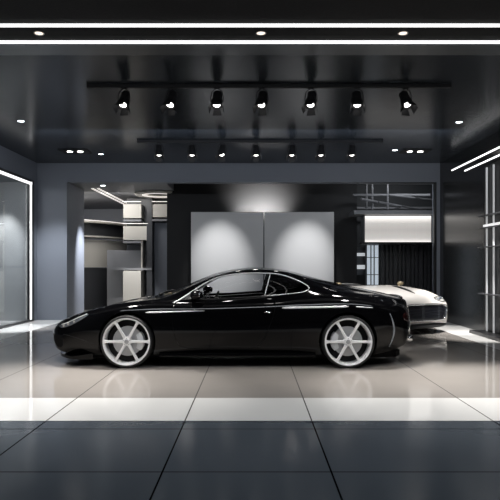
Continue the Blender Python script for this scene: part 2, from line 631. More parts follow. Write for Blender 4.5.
def build_coupe():
    root = empty('black_sports_coupe', (0, CAR_Y, 0))
    tag(root, 'glossy black two-door sports coupe with silver six-spoke wheels, side on', 'car')
    K = Skin(COUPE)
    dlo_f = dense(np.vstack([catmull([(-.925, .838), (-.80, .915), (-.66, 1.005), (-.47, 1.10), (-.17, 1.155), (.20, 1.158)], sub=10), [(.125, .893), (-.55, .848)]]))
    dlo_q = dense(np.vstack([[(.168, .893), (.243, 1.158)], catmull([(.243, 1.158), (.36, 1.142), (.50, 1.098), (.64, 1.035), (.70, .985), (.66, .953), (.5, .926), (.168, .893)], sub=10)]))
    ws = dense(np.vstack([catmull([(-1.02, -.60), (-1.16, -.4), (-1.2, 0), (-1.16, .4), (-1.02, .60)], sub=10), catmull([(-.42, .505), (-.46, .3), (-.475, 0), (-.46, -.3), (-.42, -.505)], sub=10)]))
    rw = dense(np.vstack([catmull([(.62, -.47), (.56, -.25), (.55, 0), (.56, .25), (.62, .47)], sub=10), catmull([(1.16, .42), (1.24, .22), (1.26, 0), (1.24, -.22), (1.16, -.42)], sub=10)]))
    door = dense(catmull([(-.99, .80), (-1.0, .62), (-.97, .40), (-.90, .265), (-.70, .235), (-.2, .235), (.03, .245), (.12, .33), (.22, .55), (.275, .74), (.285, .855)], sub=8).tolist() + [(.10, .855), (-.5, .815), (-.97, .805)])
    side_segs = ('shoulder', 'green', 'roof_side')
    K.region_side('win_f', dlo_f, side_segs)
    K.region_side('win_q', dlo_q, side_segs)
    K.region_top('ws', ws, ('roof_side', 'roof', 'green'), .8)
    K.region_top('rw', rw, ('roof_side', 'roof', 'green'), .9)
    K.region_side('door', door, ('rocker', 'lower', 'upper', 'shoulder'))
    ar = {}
    for nm, cx, r in (('arch_f', FW, .358), ('arch_r', RW, .360)):
        ar[nm] = circle2(cx, HUB + .008, r)
        K.region_side(nm, ar[nm], ('bottom', 'rocker', 'lower', 'upper', 'shoulder'))
        # inner underside stays closed
        for i, l in enumerate(K.lab):
            if l.startswith(nm) and abs(K.C[i][1]) < .58:
                K.lab[i] = 'body'
    for s_ in '_n', '_p':
        K.snap('win_f' + s_, dlo_f, 'side')
        K.snap('win_q' + s_, dlo_q, 'side')
        K.snap('door' + s_, door, 'side')
        K.snap('arch_f' + s_, ar['arch_f'], 'side')
        K.snap('arch_r' + s_, ar['arch_r'], 'side')
    K.snap('ws', ws, 'top')
    K.snap('rw', rw, 'top')
    K.build(['body'], 'body_shell', M['paint'], root)
    K.build(['ws'], 'windscreen', M['car_glass'], root)
    K.build(['rw'], 'rear_window', M['dark_glass'], root)
    for s_, sg in (('_n', -1), ('_p', 1)):
        dr = K.build(['door' + s_], 'door', M['paint'], root, shrink=.003)
        K.build(['win_f' + s_], 'side_window', M['car_glass'], root)
        K.build(['win_q' + s_], 'quarter_window', M['black_glass'], root)
        # bright window surround
        t = MB()
        loop = catmull([(-1.0, .80), (-.93, .832), (-.80, .918), (-.66, 1.011), (-.47, 1.107), (-.17, 1.163), (.2, 1.167), (.36, 1.15), (.50, 1.106), (.645, 1.041), (.712, .985), (.665, .945), (.5, .917), (.2, .888)], sub=6)
        pts = [K.side(a, b, sg, .002) for a, b in loop]
        pts = [p for p in pts if p is not None]
        t.tube(pts, [.0105 if p.x < -.6 and p.z > .8 else (.0075 if p.z > 1.0 else .005) for p in pts], 8)
        bp = [K.side(.147 + (.222 - .147) * k / 8, .893 + (1.158 - .893) * k / 8, sg, .002) for k in range(9)]
        t.tube(bp, .007, 8)
        t.build('window_trim', M['satin'], root, True)
        sl = [K.side(-.9 + 1.1 * k / 30, .838 + (.883 - .838) * (k / 30)**1.3, sg, .002) for k in range(31)]
        MB().tube(sl, .004, 8).build('window_sill_trim', M['black_plastic'], root, True)
        # door handle
        h = MB()
        p = [K.side(.14 + .085 * k / 6, .688 + .004 * math.sin(k), sg, .012 if 0 < k < 6 else 0) for k in range(7)]
        h.tube(p, [.006, .011, .012, .012, .012, .011, .006], 10)
        h.build('door_handle', M['chrome'], dr, True)
        # bright strips standing in for lights reflected along the flanks
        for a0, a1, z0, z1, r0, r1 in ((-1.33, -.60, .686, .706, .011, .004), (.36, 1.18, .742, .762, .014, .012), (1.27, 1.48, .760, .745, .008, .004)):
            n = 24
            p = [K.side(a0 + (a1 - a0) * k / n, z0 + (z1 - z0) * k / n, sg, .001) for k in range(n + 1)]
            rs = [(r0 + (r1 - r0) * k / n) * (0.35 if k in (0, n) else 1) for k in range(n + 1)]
            MB().tube(p, rs, 8, flat=.7).build('side_light_streak', M['satin'], dr if a1 == 99 else root, True)
        # mirror
        mr = MB()
        by = sg * .80
        rot = Matrix.Rotation(sg * .25, 3, 'Z')
        mr.ellipsoid((-.70, sg * .915, .905), (.075, .105, .062), rot=rot)
        mr.tube([(-.76, sg * .79, .83), (-.73, sg * .84, .862), (-.71, sg * .88, .89)], [.03, .024, .03], 10)
        mi = mr.build('side_mirror', M['paint'], root, True)
        g = MB()
        g.ellipsoid((-.640, sg * .915, .905), (.012, .085, .045), rot=rot)
        g.build('mirror_glass', M['chrome'], mi, True)
        # headlamp
        O, u, v, d = (0, sg * 3, 0), (1, 0, 0), (0, 0, 1), (0, -sg, 0)
        hl = catmull([(-2.50, .495), (-2.38, .528), (-2.20, .606), (-2.06, .66), (-2.09, .628), (-2.22, .553), (-2.34, .500), (-2.46, .475)], True, 8)
        pm = K.patch(hl, O, u, v, d, .004)
        hd = pm.build('headlamp', M['lamp_lens'], root, True)
        bw = [K.side(a_, b_, sg, .004) for a_, b_ in catmull([(-2.44, .515), (-2.36, .540), (-2.20, .611), (-2.08, .660)], sub=8)]
        MB().tube([q for q in bw if q is not None], .0055, 8).build('headlamp_brow', M['satin'], hd, True)
        for cx_, cz_, rr_ in ((-2.40, .505, .020), (-2.33, .527, .022), (-2.25, .562, .018)):
            cpt = K.side(cx_, cz_, sg, .004)
            if cpt is not None:
                MB().ellipsoid(cpt, (rr_, .006, rr_ * .8)).build('headlamp_projector', M['lamp_lens_bright'], hd, True)
        # front corner intake
        it = catmull([(-2.61, .36), (-2.52, .375), (-2.43, .35), (-2.42, .27), (-2.47, .215), (-2.55, .225), (-2.60, .28)], True, 8)
        pm = K.patch(it, O, u, v, d, .003)
        if pm: pm.build('air_intake', M['matte_black'], root, True)
        # crease line of the front bumper
        cr = [K.side(-2.41 + .42 * k / 12, .395 - .10 * (k / 12)**1.4, sg, .0005) for k in range(13)]
        MB().tube([p for p in cr if p is not None], .003, 6).build('bumper_seam', M['black_plastic'], root, True)
        # tail lamp; upright grey strip standing in for a reflection in the paint
        tl = catmull([(1.90, .66), (1.98, .665), (2.04, .63), (2.04, .57), (1.96, .56), (1.90, .60)], True, 8)
        pm = K.patch(tl, O, u, v, d, .004)
        if pm: pm.build('tail_lamp', M['red_lamp'], root, True)
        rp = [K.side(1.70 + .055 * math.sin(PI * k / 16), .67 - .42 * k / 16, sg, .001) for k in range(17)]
        MB().tube([p for p in rp if p is not None], [.003 + .010 * math.sin(PI * k / 16) for k in range(17)], 8, flat=.8).build('reflection_streak', M['grey_streak'], root, True)
        # sill blade
        sb = MB()
        n = 30
        xsn = [FW + .40 + (RW - FW - .80) * k / n for k in range(n + 1)]
        vs, fs = [], []
        for x in xsn:
            for y_, z_ in ((.78, .135), (.885, .135), (.90, .15), (.885, .172), (.80, .19)):
                vs.append((x, sg * y_, z_))
        for i in range(n):
            for j in range(5):
                fs.append((i * 5 + j, i * 5 + (j + 1) % 5, (i + 1) * 5 + (j + 1) % 5, (i + 1) * 5 + j))
        fs += [tuple(range(5)), tuple(n * 5 + j for j in range(4, -1, -1))]
        smooth_angle(sb.add(vs, fs).build('sill_blade', M['paint'], root), 30)
        # wheels and their wells
        for cx, cd in ((FW, 1), (RW, -1)):
            wheel(root, cx, sg * (.925 if cx < 0 else .945), HUB + .001, TR, RR_, sg, cd)
            wl = MB()
            n = 40
            vs, fs = [], []
            for k in range(n + 1):
                a = -.45 + (PI + .9) * k / n
                for y_ in (.52, .86):
                    vs.append((cx + .372 * math.cos(a), sg * y_, max(.12, HUB + .008 + .372 * math.sin(a))))
            for k in range(n):
                fs.append((2 * k, 2 * k + 1, 2 * k + 3, 2 * k + 2))
            fs.append(tuple(2 * k for k in range(n + 1)))
            wl.add(vs, fs)
            wl.build('wheel_arch_liner', M['matte_black'], root)
        # exhaust tip
        ex = MB()
        ex.lathe([(.036, 2.06), (.042, 2.075), (.045, 2.06), (.045, 1.85), (.034, 1.85), (.034, 2.06)], axis='x', n=24, c=(0, sg * .50, .32))
        ex.build('exhaust_pipe', M['chrome'], root, True)
        # seats
        st = MB()
        st.box(-.20, .30, sg * .37 - .23, sg * .37 + .23, .30, .45, .05)
        vs = []
        for (x_, z_, hw, th) in ((.20, .40, .23, .09), (.30, .62, .24, .08), (.38, .74, .20, .06), (.40, .80, .14, .05), (.42, .86, .11, .045), (.43, .90, .07, .03)):
            for k in range(12):
                a = 2 * PI * k / 12
                vs.append((x_ + th * math.cos(a), sg * .37 + hw * math.sin(a), z_))
        fs = [(i * 12 + k, i * 12 + (k + 1) % 12, (i + 1) * 12 + (k + 1) % 12, (i + 1) * 12 + k) for i in range(5) for k in range(12)]
        fs.append(tuple(60 + k for k in range(12)))
        st.add(vs, fs)
        smooth_angle(st.build('seat', M['leather'], root), 45)
    # cabin
    cb = MB()
    cb.box(-1.0, .9, -.72, .72, .20, .26)
    cb.box(-.95, .75, -.09, .09, .26, .52, .03)
    cb.build('cabin_floor', M['leather'], root)
    ds = MB()
    vs, fs = [], []
    prof = [(-1.12, .60), (-1.12, .80), (-.98, .845), (-.80, .845), (-.72, .80), (-.72, .68), (-.80, .58)]
    ny = 12
    for j in range(ny + 1):
        y_ = -.70 + 1.4 * j / ny
        lift = .025 * math.exp(-((y_ - .37) / .2)**2)
        for p in prof:
            vs.append((p[0], y_, p[1] + (lift if p[1] > .7 else 0)))
    n = len(prof)
    for j in range(ny):
        for i in range(n):
            fs.append((j * n + i, j * n + (i + 1) % n, (j + 1) * n + (i + 1) % n, (j + 1) * n + i))
    fs += [tuple(range(n)), tuple(ny * n + i for i in range(n - 1, -1, -1))]
    ds.add(vs, fs)
    smooth_angle(ds.build('dashboard', M['leather'], root), 50)
    sw = MB()
    cx, cz = -.56, .74
    ring = []
    for k in range(33):
        a = 2 * PI * k / 32
        ring.append((cx + .06 * math.sin(a), .37 + .17 * math.cos(a), cz + .155 * math.sin(a)))
    sw.tube(ring, .014, 8, caps=False)
    for a in (0, PI, -PI / 2):
        sw.tube([(cx - .01, .37, cz), (cx + .06 * math.sin(a), .37 + .165 * math.cos(a), cz + .15 * math.sin(a))], .016, 8)
    sw.tube([(cx - .02, .37, cz), (cx - .2, .37, cz - .06)], .035, 10)
    sw.build('steering_wheel', M['leather'], root, True)
    sh = MB()
    sh.box(.62, 1.5, -.62, .62, .74, .78, .01)
    sh.build('parcel_shelf', M['leather'], root)
    # front splitter
    sp = MB()
    n = 24
    vs, fs = [], []
    for k in range(n + 1):
        t = -1 + 2 * k / n
        y_ = t * .80
        xf = -2.60 + .34 * abs(t)**2.6
        for dx, z_ in ((0, .09), (0, .125), (.25, .165), (.25, .09)):
            vs.append((xf + dx, y_, z_))
    for k in range(n):
        for j in range(4):
            fs.append((k * 4 + j, k * 4 + (j + 1) % 4, (k + 1) * 4 + (j + 1) % 4, (k + 1) * 4 + j))
    fs += [(0, 1, 2, 3), tuple(n * 4 + j for j in (3, 2, 1, 0))]
    smooth_angle(sp.add(vs, fs).build('front_splitter', M['paint'], root), 30)
    ut = MB()  # low black slab added to block bright floor reflections under the car
    prof_ = [(-2.50, .30), (-2.42, .52), (-2.25, .60), (1.6, .60), (1.85, .55), (1.95, .35)]
    vs = [(x_, -w_, z_) for z_ in (.085, .155) for x_, w_ in prof_] + [(x_, w_, z_) for z_ in (.085, .155) for x_, w_ in prof_]
    n = len(prof_)
    fs = []
    for i in range(n - 1):
        fs += [(i, i + 1, n + i + 1, n + i), (2 * n + i, 3 * n + i, 3 * n + i + 1, 2 * n + i + 1), (i, 2 * n + i, 2 * n + i + 1, i + 1), (n + i, n + i + 1, 3 * n + i + 1, 3 * n + i)]
    fs += [(0, n, 3 * n, 2 * n), (n - 1, 3 * n - 1, 4 * n - 1, 2 * n - 1)]
    ut.add(vs, fs).build('shade_slab', M['matte_black'], root)
    # grille in the nose, seen from the front
    gr = catmull([(-.42, .36), (-.30, .40), (0, .41), (.30, .40), (.42, .36), (.36, .27), (.2, .235), (0, .23), (-.2, .235), (-.36, .27)], True, 6)
    pm = K.patch(gr, (-5, 0, 0), (0, 1, 0), (0, 0, 1), (1, 0, 0), .004, 10)
    go = pm.build('grille', M['matte_black'], root, True)
    br = MB()
    for zz in (.27, .30, .33, .36):
        p = [K.cast((-5, -.34 + .68 * k / 16, zz), (1, 0, 0), .008) for k in range(17)]
        br.tube([q for q in p if q is not None], .004, 6)
    br.build('grille_bars', M['chrome'], go, True)
    # boot lip spoiler
    sp = MB()
    p = []
    for k in range(25):
        t = -1 + 2 * k / 24
        h = K.cast((2.0 - .10 * abs(t)**2.4, t * .56, 3), (0, 0, -1), .006)
        p.append(h)
    sp.tube(p, [.006 + .016 * (1 - abs(-1 + 2 * k / 24)**4) for k in range(25)], 10)
    sp.build('boot_spoiler', M['paint'], root, True)
    # wipers
    wp = MB()
    for y0, y1 in ((-.48, .02), (.02, .5)):
        a = K.cast((-1.20, y0, 3), (0, 0, -1), .03)
        b = K.cast((-1.10, y1, 3), (0, 0, -1), .018)
        mid = (a + b) / 2 + Vector((0, 0, .012))
        wp.tube([a, mid, b], [.012, .009, .006], 8)
        wp.ellipsoid(a, (.03, .03, .022), 12, 8)
    wp.build('wiper', M['black_plastic'], root, True)
    cw = MB()
    p = [K.cast((-1.22 + .17 * abs(-1 + 2 * k / 24)**2, (-1 + 2 * k / 24) * .56, 3), (0, 0, -1), .004) for k in range(25)]
    cw.tube(p, .012, 8, flat=.6)
    cw.build('cowl_vent', M['bronze'], root, True)
    return root, K


coupe, KC = build_coupe()

# ---------------- silver-white roadster behind
ROAD = dict(
    W=[(-2.10, .50), (-2.085, .60), (-2.04, .70), (-1.95, .785), (-1.8, .84), (-1.5, .885), (-1.2, .90), (-.5, .88), (.3, .88), (1.1, .91), (1.5, .86), (1.75, .74), (1.86, .58), (1.9, .35)],
    zb=[(-2.10, .20), (-2.0, .17), (-1.7, .16), (1.4, .16), (1.7, .25), (1.9, .40)],
    zw=[(-2.10, .36), (-1.8, .42), (-1.2, .50), (0, .5), (1.1, .55), (1.9, .5)],
    zC=[(-2.10, .50), (-2.0, .545), (-1.8, .60), (-1.3, .70), (-.6, .73), (.3, .75), (1.1, .78), (1.5, .74), (1.9, .58)],
    rC=[(-2.10, .96), (-1.3, .965), (0, .962), (1.2, .968), (1.9, .95)],
    zD=[(-2.10, .545), (-2.0, .605), (-1.8, .675), (-1.3, .785), (-.8, .82), (.3, .83), (1.1, .86), (1.5, .81), (1.8, .72), (1.9, .6)],
    yD=[(-2.10, .44), (-2.0, .63), (-1.8, .73), (-1.3, .79), (-.5, .79), (.3, .79), (1.1, .80), (1.6, .66), (1.9, .28)],
    yE=[(-2.10, .30), (-2.0, .44), (-1.8, .54), (-1.3, .62), (-.5, .64), (.3, .62), (1.1, .58), (1.6, .46), (1.9, .2)],
    zG=[(-2.10, .57), (-2.05, .60), (-1.95, .645), (-1.7, .715), (-1.3, .80), (-.9, .855), (-.6, .87), (.3, .86), (1.1, .86), (1.5, .81), (1.8, .73), (1.9, .62)],
    dE=[(-2.10, .005), (-1.8, .01), (-1.3, .005), (-.6, .01), (1.9, .01)],
    tuck=[(-2.10, .04), (-1.5, .06), (-.5, .085), (.5, .085), (1.2, .06), (1.9, .06)],
)


def build_roadster(loc, rotz):
    root = empty('silver_roadster', loc, rotz)
    tag(root, 'champagne silver sports car with a wide black grille, parked behind the black coupe', 'car')
    K = Skin(ROAD)
    fw, rw, hub = -1.28, 1.12, .325
    cock = dense(catmull([(-.55, -.50), (-.68, 0), (-.55, .50), (.1, .58), (.55, .48), (.62, 0), (.55, -.48), (.1, -.58)], True, 10))
    K.region_top('cock', cock, ('roof_side', 'roof', 'green'), .7)
    K.snap('cock', cock, 'top')
    ar = {}
    for nm, cx, r in (('arch_f', fw, .352), ('arch_r', rw, .354)):
        ar[nm] = circle2(cx, hub, r)
        K.region_side(nm, ar[nm], ('bottom', 'rocker', 'lower', 'upper', 'shoulder'))
        for i, l in enumerate(K.lab):
            if l.startswith(nm) and abs(K.C[i][1]) < .58:
                K.lab[i] = 'body'
        for s_ in '_n', '_p':
            K.snap(nm + s_, ar[nm], 'side')
    K.build(['body'], 'body_shell', M['silver_paint'], root)
    # cockpit tub
    tb = MB()
    N = len(cock)
    vs = []
    for sc_, z_ in ((1.0, None), (.97, .78), (.93, .40), (.0, .36)):
        for p in cock:
            if z_ is None:
                h = K.cast((p[0], p[1], 3), (0, 0, -1), .003)
                vs.append(h if h is not None else (p[0], p[1], .86))
            else:
                vs.append((p[0] * sc_, p[1] * sc_, z_))
    fs = [(k * N + i, k * N + (i + 1) % N, (k + 1) * N + (i + 1) % N, (k + 1) * N + i) for k in range(3) for i in range(N)]
    tb.add(vs, fs)
    tb.build('cockpit_tub', M['leather'], root, True)
    # grille with surround
    gr = catmull([(-.61, .50), (-.42, .545), (0, .555), (.42, .545), (.61, .50), (.60, .38), (.55, .285), (.38, .255), (0, .25), (-.38, .255), (-.55, .285), (-.60, .38)], True, 6)
    pm = K.patch(gr, (-5, 0, 0), (0, 1, 0), (0, 0, 1), (1, 0, 0), .012, 10)
    go = pm.build('grille', M['grille_black'], root, True)
    br = MB()
    for zz in np.linspace(.29, .52, 5):
        hw = .54 if .3 < zz < .5 else .45
        p = [K.cast((-5, -hw + 2 * hw * k / 24, zz), (1, 0, 0), .014) for k in range(25)]
        br.tube([q for q in p if q is not None], .0035, 6)
    br.build('grille_bars', M['matte_black'], go, True)
    rim_ = [K.cast((-5, a, b), (1, 0, 0), .012) for a, b in np.vstack([gr, gr[:1]])]
    MB().tube([q for q in rim_ if q is not None], .014, 8, caps=False).build('grille_surround', M['chrome'], root, True)
    # lower lip
    sp = MB()
    n = 28
    vs, fs = [], []
    for k in range(n + 1):
        t = -1 + 2 * k / n
        y_ = t * .86
        xf = -2.17 + .34 * abs(t)**3.0
        for dx, z_ in ((0, .12), (-.015, .135), (0, .155), (.22, .19), (.22, .12)):
            vs.append((xf + dx, y_, z_))
    for k in range(n):
        for j in range(5):
            fs.append((k * 5 + j, k * 5 + (j + 1) % 5, (k + 1) * 5 + (j + 1) % 5, (k + 1) * 5 + j))
    fs += [tuple(range(5)), tuple(n * 5 + j for j in (4, 3, 2, 1, 0))]
    smooth_angle(sp.add(vs, fs).build('front_splitter', M['black_plastic'], root), 30)
    for sg in (-1, 1):
        # oval headlamp
        c0 = Vector((-1.95, sg * .56, .62))
        nrm = Vector((-.62, sg * .38, .60)).normalized()
        u = Vector((0, 0, 1)).cross(nrm).normalized()
        v = nrm.cross(u)
        el = np.array([(.135 * math.cos(a), .085 * math.sin(a)) for a in np.linspace(0, 2 * PI, 40, endpoint=False)])
        pm = K.patch(el, c0 + nrm * 2, u, v, -nrm, .010, 8)
        if pm:
            hd = pm.build('headlamp', M['lamp_lens_bright'], root, True)
            e2 = [K.cast(c0 + nrm * 2 + u * a + v * b, -nrm, .010) for a, b in np.vstack([el, el[:1]])]
            MB().tube([q for q in e2 if q is not None], .008, 8, caps=False).build('headlamp_bezel', M['chrome'], hd, True)
            for k_ in (-.05, .045):
                h = K.cast(c0 + nrm * 2 + u * k_, -nrm, .012)
                if h is not None:
                    MB().ellipsoid(h, (.034, .034, .034)).build('headlamp_projector', M['lamp_lens'], hd, True)
        # corner duct
        dp = catmull([(-2.06, .48), (-1.98, .50), (-1.94, .40), (-1.97, .28), (-2.04, .27)], True, 6)
        pm = K.patch(dp, (0, sg * 3, 0), (1, 0, 0), (0, 0, 1), (0, -sg, 0), .004, 8)
        if pm: pm.build('corner_duct', M['black_plastic'], root, True)
        for cx, cd in ((fw, 1), (rw, -1)):
            wheel(root, cx, sg * .885, hub, .325, .285, sg, cd)
            wl = MB()
            n = 30
            vs, fs = [], []
            for k in range(n + 1):
                a = -.45 + (PI + .9) * k / n
                for y_ in (.52, .82):
                    vs.append((cx + .364 * math.cos(a), sg * y_, max(.12, hub + .364 * math.sin(a))))
            for k in range(n):
                fs.append((2 * k, 2 * k + 1, 2 * k + 3, 2 * k + 2))
            fs.append(tuple(2 * k for k in range(n + 1)))
            wl.add(vs, fs)
            wl.build('wheel_arch_liner', M['matte_black'], root)
        # seat
        st = MB()
        st.box(-.15, .3, sg * .29 - .2, sg * .29 + .2, .36, .48, .05)
        vs = []
        for (x_, z_, hw, th) in ((.26, .42, .2, .08), (.34, .62, .21, .07), (.42, .80, .16, .05), (.44, .86, .09, .03)):
            for k in range(12):
                a = 2 * PI * k / 12
                vs.append((x_ + th * math.cos(a), sg * .29 + hw * math.sin(a), z_))
        fs = [(i * 12 + k, i * 12 + (k + 1) % 12, (i + 1) * 12 + (k + 1) % 12, (i + 1) * 12 + k) for i in range(3) for k in range(12)]
        fs.append(tuple(36 + k for k in range(12)))
        smooth_angle(st.add(vs, fs).build('seat', M['leather'], root), 45)
        # black bonnet vents
        if sg > 0: continue
        ov = [K.cast((-1.62 + .75 * k / 14, sg * (.26 + .10 * k / 14), 3), (0, 0, -1), .003) for k in range(15)]
        MB().tube(ov, [.008 + .022 * math.sin(PI * k / 14) for k in range(15)], 8, flat=1.0).build('bonnet_vent', M['black_plastic'], root, True)
    for sg in (-1, 1):
        mr = MB()
        mr.ellipsoid((-.62, sg * .84, .90), (.06, .085, .045))
        mr.tube([(-.66, sg * .74, .82), (-.63, sg * .80, .87)], .02, 8)
        mr.build('side_mirror', M['bronze'], root, True)
    return root


M['grille_black'] = mat('grille_black', (0.010, 0.012, 0.018), 0.25, coat=0.6)
# heading of the roadster: nose (-x local) points to (0.5, -0.87)
hx, hy = 0.50, -0.866
rz = math.atan2(-hy, -hx)
nose = Vector((3.17, 11.15))
ctr = nose - Vector((hx, hy)) * 2.10
roadster = build_roadster((ctr.x, ctr.y, 0), rz)

# ------------------------------------------------------------------ the room
XL, XR, YB, ZC = -5.09, 4.41, 14.15, 3.70
BEAM = 3.255


def struct(name, mb, m, parent=None, smooth=False):
    o = mb.build(name, m, parent, smooth)
    if parent is None:
        o['kind'] = 'structure'
    return o


def floor_mat():
    m = bpy.data.materials.new('showroom_floor_tiles')
    m.use_nodes = True
    nt = m.node_tree
    b = nt.nodes['Principled BSDF']
    geo = nt.nodes.new('ShaderNodeTexCoord')
    sep = nt.nodes.new('ShaderNodeSeparateXYZ')
    nt.links.new(geo.outputs['Object'], sep.inputs[0])
    X, Y = sep.outputs['X'], sep.outputs['Y']

    def mth(op, a, b_=None, clamp=False):
        n = nt.nodes.new('ShaderNodeMath')
        n.operation = op
        n.use_clamp = clamp
        for i, q in enumerate((a, b_)):
            if q is None: continue
            if isinstance(q, (int, float)): n.inputs[i].default_value = q
            else: nt.links.new(q, n.inputs[i])
        return n.outputs[0]

    def mixc(f, a, b_):
        n = nt.nodes.new('ShaderNodeMix')
        n.data_type = 'RGBA'
        nt.links.new(f, n.inputs[0])
        for i, q in ((6, a), (7, b_)):
            if isinstance(q, tuple): n.inputs[i].default_value = (*q, 1)
            else: nt.links.new(q, n.inputs[i])
        return n.outputs[2]

    # joints
    line = None
    for xi in (-3.9, -2.8, -1.68, -.553, .478, 1.95, 3.3):
        d = mth('LESS_THAN', mth('ABSOLUTE', mth('SUBTRACT', X, xi)), .006)
        line = d if line is None else mth('MAXIMUM', line, d)
    for yi in (1.72, 2.69, 3.66, 4.63, 4.872):
        line = mth('MAXIMUM', line, mth('LESS_THAN', mth('ABSOLUTE', mth('SUBTRACT', Y, yi)), .006))
    dark = mth('LESS_THAN', Y, 4.872)
    band = mth('MULTIPLY', mth('GREATER_THAN', Y, 4.872), mth('LESS_THAN', Y, 5.73))
    edge = mth('MAXIMUM', mth('LESS_THAN', X, -4.35), mth('GREATER_THAN', X, 3.72))
    edge = mth('MULTIPLY', edge, mth('GREATER_THAN', Y, 5.73))
    white = mth('MAXIMUM', band, edge)
    nz = nt.nodes.new('ShaderNodeTexNoise')
    nz.inputs['Scale'].default_value = 1.3
    nz.inputs['Detail'].default_value = 6
    nt.links.new(geo.outputs['Object'], nz.inputs['Vector'])
    beige = mixc(nz.outputs['Fac'], FL['beige0'], FL['beige1'])
    c = mixc(white, beige, FL['white'])
    c = mixc(dark, c, FL['dark'])
    ln = mixc(dark, (.10, .095, .09), (.004, .004, .005))
    c = mixc(line, c, ln)
    nt.links.new(c, b.inputs['Base Color'])
    fine = nt.nodes.new('ShaderNodeTexNoise')
    fine.inputs['Scale'].default_value = 6
    fine.inputs['Detail'].default_value = 5
    nt.links.new(geo.outputs['Object'], fine.inputs['Vector'])
    r = mth('ADD', mth('MULTIPLY', fine.outputs['Fac'], .05), FL['rough'])
    r = mth('ADD', r, mth('MULTIPLY', line, .4))
    r = mth('ADD', r, mth('MULTIPLY', dark, FL['dark_rough']))
    nt.links.new(r, b.inputs['Roughness'])
    nt.links.new(mth('MULTIPLY', mth('SUBTRACT', 1.0, line), mth('ADD', mth('MULTIPLY', dark, -.02), .34)), b.inputs['Specular IOR Level'])
    return m


FL = dict(beige0=(.33, .305, .28), beige1=(.39, .36, .335), white=(.86, .85, .83), dark=(.082, .098, .118), rough=.05, dark_rough=.10)

M['wall_blue'] = mat('blue_grey_plaster', (.165, .18, .215), .55, noise=.1, bump=.05)
M['wall_dark'] = mat('dark_plaster', (.018, .019, .022), .6)
M['feature_black'] = mat('feature_black', (.022, .022, .023), .6, spec=.2)
M['ceil_gloss'] = mat('glossy_black_ceiling', (.022, .0265, .033), .22, nscale=3, noise=.0, spec=.10)
M['ceil_matte'] = mat('matte_black_ceiling', (.004, .004, .005), .7, spec=.2)
M['trim_blue'] = mat('blue_black_trim', (.02, .024, .03), .3)
M['right_wall'] = mat('brushed_black_wall', (.008, .008, .008), .20, spec=.55, nscale=4)
M['led'] = emis('led_white', (1, 1, 1), 2.2)
M['led_soft'] = emis('led_soft', (1, .98, .95), 4.0)
M['led_warm'] = emis('led_warm', (1, .93, .86), .75)
M['lens'] = emis('spot_lens', (1, .98, .95), 8.0)
M['lens_cool'] = emis('downlight_lens_cool', (.85, .94, 1), 10.0)
M['lens_warm'] = emis('downlight_lens_warm', (1, .80, .66), 1.6)
M['lens_twin'] = emis('twin_downlight_lens', (1, .95, .9), 14.0)
M['fixture'] = mat('fixture_black', (.008, .008, .009), .6, spec=.15)
M['frame_black'] = mat('frame_black', (.008, .008, .009), .35)
M['panel_grey'] = mat('panel_grey', (.55, .55, .555), .5, spec=.4, noise=.1, nscale=8)
M['light_panel'] = mat('pale_laminate', (.55, .53, .49), .5)
M['grey_panel'] = mat('grey_laminate', (.20, .205, .22), .45)
M['mid_dark'] = mat('dark_laminate', (.05, .052, .058), .35)
M['slat'] = mat('dark_slat', (.05, .05, .053), .38)
M['metal'] = mat('pale_steel', (.55, .56, .58), .3, metal=.8)

struct('floor', MB().box(-9, 7.5, -3, 22, -.10, 0), floor_mat())
# ceiling: matte front, glossy main field, dark raised trims
struct('ceiling', MB().box(XL - .1, XR + .1, 6.88, YB + .02, ZC, ZC + .15), M['ceil_gloss'])
struct('ceiling_front', MB().box(XL - .1, XR + .1, -3, 6.56, ZC, ZC + .15), M['ceil_matte'])
struct('trim_1', MB().box(XL, XR, 6.56, 6.88, ZC - .02, ZC + .12), M['trim_blue'])
# side walls
struct('wall_right', MB().box(XR, XR + .2, -3, YB + .3, 0, ZC + .1), M['right_wall'])
struct('wall_front', MB().box(XL - .2, XR + .2, -3.2, -3, 0, ZC + .1), M['wall_dark'])
# left wall with a glazed recess
WY0, WY1, WZ = 8.5, 13.93, 3.22
lw = MB()
lw.box(XL - .2, XL, WY1, YB + .3, 0, ZC + .1)
lw.box(XL - .2, XL, -3, WY0, 0, ZC + .1)
lw.box(XL - .2, XL, WY0, WY1, WZ, ZC + .1)
struct('wall_left', lw, M['wall_blue'])
# back beam and pillars
struct('trim_2', MB().box(XL, XR, YB, YB + .3, BEAM, ZC + .1), M['wall_blue'])
struct('wall_back_left_pillar', MB().box(XL, -4.39, YB, 15.6, 0, BEAM), M['wall_blue'])
struct('wall_back_right_pillar', MB().box(4.335, XR + .2, YB, YB + .35, 0, BEAM), M['wall_blue'])
# black feature wall
struct('wall_back', MB().box(wx(167, 15.9), wx(357, 15.9), 15.9, 16.1, 0, BEAM + .45), M['feature_black'])
# rear rooms
rr = MB()
rr.box(-9, -2.2, 21, 21.2, 0, 3.6)
struct('wall_back_room', rr, M['wall_blue'])
struct('wall_back_side', MB().box(-9.2, -9, 15.3, 21.2, 0, 3.6), M['wall_blue'])
struct('ceiling_back_room', MB().box(-9, -2.1, YB + .3, 21.2, BEAM + .02, BEAM + .2), mat('grey_ceiling', (.16, .165, .18), .5))
struct('wall_divider', MB().box(-2.26, -2.0, 16.1, 21.2, 0, 3.6), M['wall_dark'])
struct('wall_rear_right', MB().box(-2.0, 7.5, 17.6, 17.8, 0, 3.8), M['wall_dark'])
struct('ceiling_rear_right', MB().box(-2.1, 7.5, YB + .3, 17.8, 3.75, 3.85), M['wall_dark'])
struct('wall_far_right', MB().box(7.4, 7.5, YB, 17.8, 0, 3.8), M['wall_dark'])


